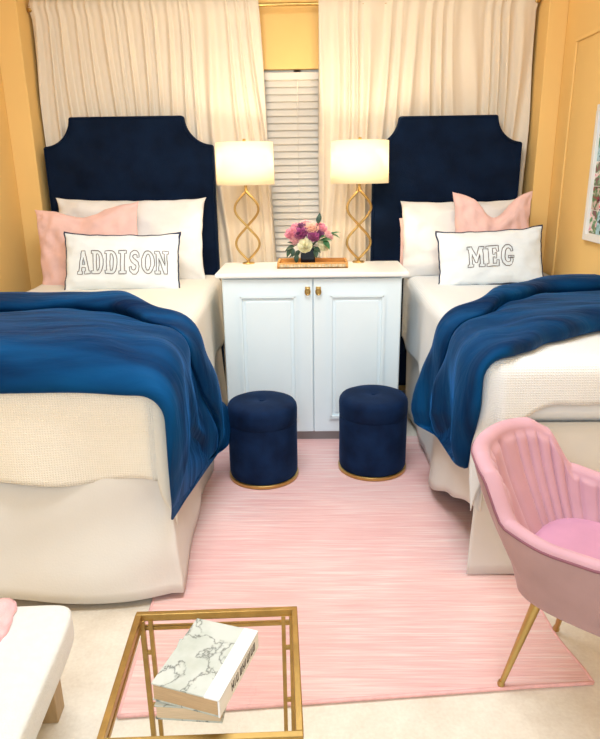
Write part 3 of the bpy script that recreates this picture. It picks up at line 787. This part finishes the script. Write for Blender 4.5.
fl(.020, -.012, .178, .038, 'f_peach', 'pale peach rose at the top middle of the bouquet', (.55, .1))
fl(-.036, -.030, .155, .040, 'f_magenta', 'large magenta bloom left of the top peach rose', (.7, -.2))
fl(-.036, -.002, .190, .026, 'f_plum', 'small plum bloom at the top left of the bouquet', (.4, -.3))
fl(.030, -.045, .138, .030, 'f_magenta', 'magenta bloom just under the peach rose', (.9, .2))
fl(.066, -.020, .150, .024, 'f_plum', 'plum bloom on the right below the pink roses', (.8, .4))
fl(-.088, -.020, .155, .034, 'f_pink', 'pink rose at the far left of the bouquet', (.8, -.5))
fl(-.066, -.036, .122, .028, 'f_blush', 'blush rose low on the left above the dark leaves', (1.0, -.5))
fl(.072, .010, .180, .032, 'f_pink', 'pink rose at the upper right of the bouquet', (.6, .4))
fl(.112, -.012, .140, .026, 'f_blush', 'blush rose at the far right of the bouquet', (.8, .7))
fl(-.010, .030, .200, .030, 'f_blush', 'blush rose at the back top of the bouquet', (.3, 0))
fl(-.068, .012, .186, .026, 'f_pink', 'small pink rose behind the far left rose', (.4, -.4))
def leaf_pts(p0, d, length, width, up):
    d = Vector(d).normalized(); sd = d.cross(Vector(up)).normalized(); nn = sd.cross(d)
    def f(u, v):
        t = v; w = width * sin(pi * (t ** .8)) * (u - .5) * 2
        return Vector(p0) + d * length * t + sd * w + nn * (-.35 * length * t * t + .25 * abs(w))
    return f
def sprig(dx, dy, dz, dirs, mat, label):
    base = Vector((lerp(vx, vx + dx, .15), lerp(vy, vy + dy, .15), vz + .093)); tip = Vector((vx + dx, vy + dy, vz + dz + .012))
    root = empty('leaf_sprig', tuple(base)); tag(root, label, 'leaves', 'green sprigs in the bouquet')
    mid_ = lerp(base, tip, .5) + Vector((0, 0, .02))
    MB().tube([Vector((0, 0, 0)), mid_ - base, tip - base], .0022, 6).build('stem', mat, root)
    for t, d, L_, w_ in dirs:
        p = (lerp(base, mid_, t * 2) if t < .5 else lerp(mid_, tip, t * 2 - 1)) - base
        MB().grid(5, 9, leaf_pts(p, d, L_, w_, (0, -.5, 1))).build('leaf', mat, root)
sprig(-.085, -.055, .085, [(.6, (-.9, -.3, .5), .055, .015), (.8, (-1, -.4, -.2), .06, .016), (1, (-.6, -.5, -.7), .06, .015), (1, (.1, -.6, -1), .05, .014)], M['leaf'], 'dark leafy sprig drooping low on the left of the bouquet')
sprig(-.06, -.065, .05, [(.7, (-.5, -.4, -.7), .055, .015), (1, (-.1, -.4, -1), .05, .014), (1, (-1, -.3, -.1), .045, .012)], M['leaf'], 'dark leaves hanging in front of the tray left of the vase')
sprig(.062, -.02, .215, [(.9, (.1, 0, 1), .055, .014), (1, (.05, 0, 1), .05, .013)], M['leaf'], 'upright dark leaf rising from the top of the bouquet')
sprig(.085, -.045, .120, [(.5, (.6, -.5, .6), .06, .018), (.8, (.9, -.4, .3), .06, .018), (1, (.6, -.6, -.5), .06, .017)], M['leaf2'], 'mid green leaves at the front right of the bouquet')
sprig(.13, -.01, .15, [(.8, (1, 0, .6), .055, .008), (1, (1, -.1, .5), .05, .008), (1, (1, -.2, -.2), .05, .008)], M['leaf2'], 'thin green sprig reaching out on the right of the bouquet')
sprig(.04, -.07, .075, [(.5, (.3, -.6, .6), .05, .016), (.8, (.6, -.6, -.2), .05, .016), (1, (.2, -.6, -.9), .045, .014)], M['leaf'], 'dark leaves at the front beside the cream rose')

# ------------------------------------------------------------------ ottomans
def make_ottoman():
    root = empty('ottoman', (0, 0, 0)); R = .168
    MB().lathe([(0, 0), (R + .001, 0), (R + .004, .003), (R + .004, .017), (R, .020), (0, .020)], 72).build('base_ring', M['gold'], root, angle=40)
    MB().lathe([(0, .018), (R - .006, .018), (R - .001, .03), (R, .06), (R, .295), (R - .002, .304), (0, .304)], 72).build('body', M['ottoman'], root, angle=50)
    MB().lathe([(0, .300), (R - .005, .300), (R - .001, .306), (R + .001, .315), (R + .002, .37), (R - .001, .388), (R - .010, .402), (R - .03, .411), (.09, .416), (.03, .414), (.012, .408), (0, .406)], 72).build('lid', M['ottoman'], root)
    MB().lathe([(0, .404), (.010, .405), (.012, .409), (.007, .413), (0, .414)], 20).build('button', M['ottoman'], root)
    return root
ot = make_ottoman(); ot.scale = (1, 1, .955); ot2 = copy_tree(ot)
ot.location = (-.247, 2.90, .012); ot2.location = (.298, 2.98, .012)
tag(ot, 'round navy velvet storage ottoman touching the left bed duvet', 'ottoman', 'navy ottomans on the rug')
tag(ot2, 'round navy velvet storage ottoman nearer the right bed', 'ottoman', 'navy ottomans on the rug')

# ------------------------------------------------------------------ rug
rx0, rx1, ryb = -.60, .76, 3.36
fa = radians(5.4)
RW = 1.345; RL = 1.95
def rugf(u, v, z):
    w = u * RW; l = v * RL
    w2 = w + .006 * sin(l * 3)
    x = -.552 + w2 * cos(fa) - l * sin(fa) * .55; y = 1.412 + w2 * sin(fa) * (1 - v * .9) + l * cos(fa)
    x += .030 * sstep(.86, 1, u) * sstep(.12, 0, v)       # front right corner splays out
    return (x, y, z)
rg = empty('area_rug', (0, 2.3, 0)); tag(rg, 'pink striated area rug on the floor between the two beds', 'rug')
Tr = Matrix.Translation((0, -2.3, 0))
rb = MB().grid(30, 40, lambda u, v: rugf(u, v, .011)); 
rb.grid(30, 2, lambda u, v: rugf(u, 0, .011 * v)); rb.grid(30, 2, lambda u, v: rugf(u, 1, .011 * v)); rb.grid(40, 2, lambda u, v: rugf(0, u, .011 * v)); rb.grid(40, 2, lambda u, v: rugf(1, u, .011 * v))
rb.xf(Tr).build('pile', M['rug'], rg, angle=40)
MB().tube([rugf(k / 40, 0, .008) for k in range(41)], .006, 6).xf(Tr).build('binding', M['rug_edge'], rg)
MB().tube([rugf(1, k / 40, .008) for k in range(41)], .006, 6).xf(Tr).build('binding', M['rug_edge'], rg)
MB().tube([rugf(0, k / 40, .008) for k in range(41)], .006, 6).xf(Tr).build('binding', M['rug_edge'], rg)

# ------------------------------------------------------------------ side table with books
TC = Vector((-.226, 1.115, 0)); trot = radians(3.0); TWx, TWy, TZ = .387, .375, .45
tb = empty('coffee_table', tuple(TC), trot); tag(tb, 'small gold framed table with clear glass top holding two books', 'table')
def frame(mb, z0, z1, w, inset=0):
    a, b = TWx / 2 - inset, TWy / 2 - inset
    mb.b6(-a, a, -b, -b + w, z0, z1).b6(-a, a, b - w, b, z0, z1).b6(-a, -a + w, -b + w, b - w, z0, z1).b6(a - w, a, -b + w, b - w, z0, z1); return mb
frame(MB(), TZ - .018, TZ, .014).build('top_frame', M['table_gold'], tb, smooth=False, bevel=.0015)
frame(MB(), TZ - .046, TZ - .036, .009, .002).build('lower_rail', M['table_gold'], tb, smooth=False, bevel=.001)
MB().add([(-TWx / 2 + .017, -TWy / 2 + .017, TZ - .004), (TWx / 2 - .017, -TWy / 2 + .017, TZ - .004), (TWx / 2 - .017, TWy / 2 - .017, TZ - .004), (-TWx / 2 + .017, TWy / 2 - .017, TZ - .004)], [(0, 1, 2, 3)]).build('glass_top', M['glass'], tb, smooth=False)
for sx in (-1, 1):
    for sy in (-1, 1):
        lg = MB(); a, b = sx * (TWx / 2 - .014), sy * (TWy / 2 - .012)
        lg.b6(a - .006, a + .006, b - .006, b + .006, 0, TZ - .016)
        a2 = a - sx * .020; b2 = b
        lg.b6(a2 - .005, a2 + .005, b2 - .005, b2 + .005, 0.0, TZ - .016)
        for z in (.18, .34): lg.b6(min(a, a2), max(a, a2), b - .004, b + .004, z - .005, z + .005)
        lg.build('leg', M['table_gold'], tb, smooth=False, bevel=.001)
frame(MB(), .012, .024, .010, .014).build('floor_rail', M['table_gold'], tb, smooth=False, bevel=.001)

def book(name, ctr, w, l, h, rz, covermat, label, pagemat, spine=None, zb=0, letters=False):
    root = empty(name, (ctr[0], ctr[1], zb), rz); tag(root, label, 'book', 'stacked books on the glass table')
    t = .0035
    MB().b6(-w / 2, w / 2, -l / 2, l / 2, h - t, h).build('cover', covermat, root, smooth=False, bevel=.001)
    MB().b6(-w / 2, w / 2, -l / 2, l / 2, 0, t).build('back_cover', covermat, root, smooth=False, bevel=.001)
    MB().b6(-w / 2 + .003, w / 2 - .004, -l / 2 + .0015, l / 2 - .003, t, h - t).build('pages', pagemat, root, smooth=False)
    if spine:
        sw = .031
        s = MB().b6(w / 2 - sw, w / 2 + .001, -l / 2 - .0005, l / 2 + .0005, h - t, h + .0008).b6(w / 2 - .003, w / 2 + .001, -l / 2 - .0005, l / 2 + .0005, 0, h)
        so = s.build('spine', spine, root, smooth=False, bevel=.0008)
        if letters:
            # block lettering along the spine (illegible in the photograph): upright strokes of varied width
            mk = MB(); y = -l * .22
            for wd in (.010, .004, .009, .0, .008, .010, .004, .009, .003, .009, .008):
                if wd: 
                    mk.b6(w / 2 + .001, w / 2 + .0016, y, y + .0025, h * .28, h * .74)
                    if wd > .006:
                        mk.b6(w / 2 + .001, w / 2 + .0016, y + wd - .0025, y + wd, h * .28, h * .74); mk.b6(w / 2 + .001, w / 2 + .0016, y, y + wd, h * (.28 if wd < .0095 else .46), h * (.36 if wd < .0095 else .54))
                y += wd + .0045
            mk.build('lettering', M['ink'], so, smooth=False)
    return root
zg = TZ - .004
book('book', (-.238, 1.066), .132, .185, .034, radians(-4), M['marble'], 'closed book lying beneath the marbled book on the glass', M['page_light'], zb=zg + .0005)
book('book', (-.219, 1.063), .143, .196, .041, radians(-17), M['marble'], 'grey marbled book with white spine strip on top of the stack', M['page'], M['spine_white'], zb=zg + .0355, letters=True)

# ------------------------------------------------------------------ bench with throw
bn = empty('bench', (-.85, .93, 0)); tag(bn, 'cream upholstered bench on oak block legs at the lower left', 'bench')
brz = radians(4)
Tb = Matrix.Translation((-.650, 1.485, 0)) @ Matrix.Rotation(brz, 4, 'Z')      # origin: far right corner of the bench
Tb = Matrix.Translation((.85, -.93, 0)) @ Tb
bm_ = MB()
def benchf(u, v):
    # rounded-box cross section swept: superellipsoid
    a = (u) * 2 * pi; b = (v - .5) * pi
    def sp(x, e): return (abs(x) ** e) * (1 if x >= 0 else -1)
    ex, ez = .16, .22
    x = .25 * sp(cos(b), ez) * sp(cos(a), ex); y = .55 * sp(cos(b), ez) * sp(sin(a), ex); z = .05 * sp(sin(b), ez)
    return Vector((x - .25, y - .55, z + .290 + .006 * (1 - (x / .25) ** 2) * (1 - (y / .55) ** 2) * (1 if z > 0 else 0)))
bm_.grid(120, 40, benchf, closed_u=True)
bm_.xf(Tb).build('cushion', M['boucle'], bn)
for (x0, y0_) in ((-.108, -.055), (-.395, -.055), (-.108, -1.03), (-.395, -1.03)):
    MB().b6(x0 - .065, x0 + .037, y0_ - .03, y0_ + .03, 0, .27).xf(Tb).build('leg', M['oak'], bn, smooth=False, bevel=.003)
def throwf(u, v):
    x = lerp(-.165, -.40, u) + .010 * nz(v * 9, 3) + (.02 * sin(v * 5)); y = lerp(-.010, -.33, v) + .012 * nz(u * 9, 5)
    return Vector((x, y,   .3455 + .010 + .012 * (nz(u * 7, v * 7, 2)) - .014 * sstep(.12, 0, u)))
To = Matrix.Translation((-.650, 1.485, 0)) @ Matrix.Rotation(brz, 4, 'Z')
tag(MB().grid(24, 24, throwf).xf(To).build('throw_blanket', M['throw'], solid=.012, loc=(-.85, 1.3, .345)), 'corner of a pink knitted throw lying on the cream bench', 'blanket')

# ------------------------------------------------------------------ chair
CH = Vector((.826, 1.494, 0)); CHR = radians(-40.3)
ch = empty('armchair', tuple(CH), CHR); tag(ch, 'pink velvet channel back armchair on gold legs at the right', 'chair')
# local: faces +x, left side +y
def plan(t, k=1.0):
    # t in [-1,1] along the U; 0 is the middle of the back
    a = abs(t); s = 1 if t >= 0 else -1
    ax, by, arm = .339, .257, .224
    if a < .62:
        th = a / .62 * (pi / 2); e = .598
        x = -ax * (cos(th) ** e if cos(th) > 0 else 0); y = by * (sin(th) ** e)
    else:
        x = (a - .62) / .38 * arm; y = by - .012 * ((a - .62) / .38) ** 2
    return x, s * y
def rimz(t):
    a = abs(t); return table([(0, .717), (.20, .711), (.307, .68), (.414, .571), (.564, .553), (.8, .575), (1, .585)], a)
def shell(t, w, inset):
    x, y = plan(t); H = rimz(t); zb = .335
    z = lerp(zb, H, w); k = lerp(.70, 1.0, sstep(-.25, 1.0, w) ** .9)
    r = hypot(x, y) or 1; back = max(0, 1 - abs(t) / .8)
    xx = x * k * (1 - inset / .33); yy = y * k * (1 - inset / .257)
    xx -= .095 * back * max(0, (z - .42) / .37) + .03 * back * 0
    return Vector((xx, yy, z))
NT = 113
so = MB().grid(NT, 22, lambda u, v: shell(lerp(-1, 1, u), v, 0) if v < .9999 else shell(lerp(-1, 1, u), 1, 0))
# underside closing the shell
def under(u, v):
    p = shell(lerp(-1, 1, u), 0, 0); c = Vector((.05, 0, .322)); return lerp(p, c, v)
so.grid(NT, 5, under)
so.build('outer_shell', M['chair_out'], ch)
NCH = 27
def inner(u, v):
    t = lerp(-1, 1, u)
    # v=0 at outer rim, over the padded lip, down to the seat
    if v < .25:
        a = v / .25 * pi; p0 = shell(t, 1, 0); p1 = shell(t, .97, .040)
        mid_ = (p0 + p1) / 2; hv = (p0 - p1) / 2
        return mid_ + hv * cos(a) + Vector((0, 0, .020 * sin(a)))
    w = lerp(.97, .22, (v - .25) / .75)
    x = t * NCH / 1.0 * .5; fr = abs(sin(pi * x)); g = (1 - fr ** .22)
    fade = sstep(.97, .92, w)
    return shell(t, w, .040 + .0 - .021 * g * fade + .012 * fade)
MB().grid(NT * 4 + 1, 40, inner).build('channel_back', M['chair'], ch)
MB().tube([shell(lerp(-1, 1, k / 80), 1, 0) + Vector((0, 0, -.004)) for k in range(81)], .0042, 6).build('piping', M['chair_pipe'], ch)
sm_ = MB()
for k in range(-13, 14):
    t_ = k * 2 / NCH
    if abs(t_) < .98:
        sm_.tube([inner((t_ + 1) / 2, lerp(.285, .97, j / 14)) + Vector((.0006, 0, 0)) for j in range(15)], .0013, 5)
sm_.build('channel_seam', M['chair_pipe'], ch)
# arm fronts
for s in (-1, 1):
    def cap(u, v, s=s):
        w = lerp(0, 1, v); return lerp(shell(s, w, 0), shell(s, w, .040), u) + Vector((.012 * sin(pi * u), 0, .018 * sin(pi * u) * (1 if v > .9 else 0)))
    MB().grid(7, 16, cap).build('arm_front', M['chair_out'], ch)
def seatf(u, v):
    a = u * 2 * pi; b = (v - .5) * pi
    def sp(x, e): return (abs(x) ** e) * (1 if x >= 0 else -1)
    return Vector((.26 * sp(cos(b), .35) * sp(cos(a), .55) + .01, .20 * sp(cos(b), .35) * sp(sin(a), .55), .05 * sp(sin(b), .6) + .405))
MB().grid(72, 24, seatf, closed_u=True).build('seat', M['chair_seat'], ch)
for (tx_, ty_, bx_, by_) in ((-.235, -.160, -.17, -.09), (-.20, .178, -.14, .11), (.22, -.19, .15, -.12), (.22, .19, .15, .12)):
    l = MB().tube([(bx_, by_, .335), (tx_, ty_, .014)], [.016, .0075], 16)
    lo = l.build('leg', M['brass'], ch, angle=40)
    MB().lathe([(0, 0), (.010, 0), (.011, .006), (.008, .016), (0, .016)], 14, (tx_, ty_, 0.0125)).build('foot_cap', M['brass'], lo, angle=40)

# ------------------------------------------------------------------ picture, switch
pic = empty('picture_frame', (XR, 3.085, 1.10)); tag(pic, 'white framed photo collage hanging on the yellow right wall', 'picture')
pw, phh = .29, .645
fm = MB()
for (a, b, c, d) in ((-pw, pw, 0, .03), (-pw, pw, phh - .03, phh), (-pw, -pw + .03, .03, phh - .03), (pw - .03, pw, .03, phh - .03)): fm.b6(-.028, -.001, a, b, c, d)
fm.build('frame', M['frame_white'], pic, smooth=False, bevel=.002)
MB().b6(-.012, -.002, -pw + .03, pw - .03, .03, phh - .03).build('mat_board', M['frame_white'], pic, smooth=False)
cols_, rows_ = 6, 5
gw, gh = (2 * pw - .07) / cols_, (phh - .07) / rows_
order = [4, 3, 2, 1, 0]
for r_ in range(rows_):
    for c_ in range(cols_):
        yy = pw - .035 - (c_ + .5) * gw; zz = .035 + (r_ + .5) * gh
        k = [3, 4, 3, 2, 0][r_] if c_ == 0 else [1, 3, 4, 2, 0, 1, 3][(r_ * 2 + c_ * 3) % 7]
        MB().b6(-.0145, -.0118, yy - gw / 2 + .002, yy + gw / 2 - .002, zz - gh / 2 + .002, zz + gh / 2 - .002).build('photo_print', PH[k], pic, smooth=False)

# ------------------------------------------------------------------ light
w = bpy.data.worlds.new('World'); scn.world = w; w.use_nodes = True
bg = w.node_tree.nodes['Background']; bg.inputs[0].default_value = (.74, .88, 1, 1); bg.inputs[1].default_value = 1.0
def area(name, loc, rot, size, e, col, sy=None):
    l = bpy.data.lights.new(name, 'AREA'); l.energy = e; l.color = col; l.size = size
    if sy: l.shape = 'RECTANGLE'; l.size_y = sy
    o = bpy.data.objects.new(name, l); COL.objects.link(o); o.location = loc; o.rotation_euler = rot; return o
area('ceiling_light', (-.15, 1.9, ZC - .03), (0, 0, 0), 1.1, 56, (.84, .93, 1), 1.1)
area('fill_light', (-.2, -1.2, 2.2), (radians(62), 0, 0), 1.8, 44, (.82, .92, 1), 1.2)  # added fill lamp behind the camera, not a fixture of the room

# ------------------------------------------------------------------ camera
cam = bpy.data.cameras.new('camera'); co = bpy.data.objects.new('camera', cam); COL.objects.link(co)
cam.sensor_fit = 'HORIZONTAL'; cam.sensor_width = 36; cam.lens = 36 * 640 / 600
p_, y_, r_ = radians(17.3), radians(1.2), radians(.8)
f = Vector((-sin(y_) * cos(p_), cos(y_) * cos(p_), -sin(p_))); rt = Vector((cos(y_), sin(y_), 0)); up = rt.cross(f)
r2 = rt * cos(r_) - up * sin(r_); u2 = rt * sin(r_) + up * cos(r_)
co.matrix_world = Matrix(((r2.x, u2.x, -f.x, 0), (r2.y, u2.y, -f.y, 0), (r2.z, u2.z, -f.z, 1.46), (0, 0, 0, 1)))
scn.camera = co
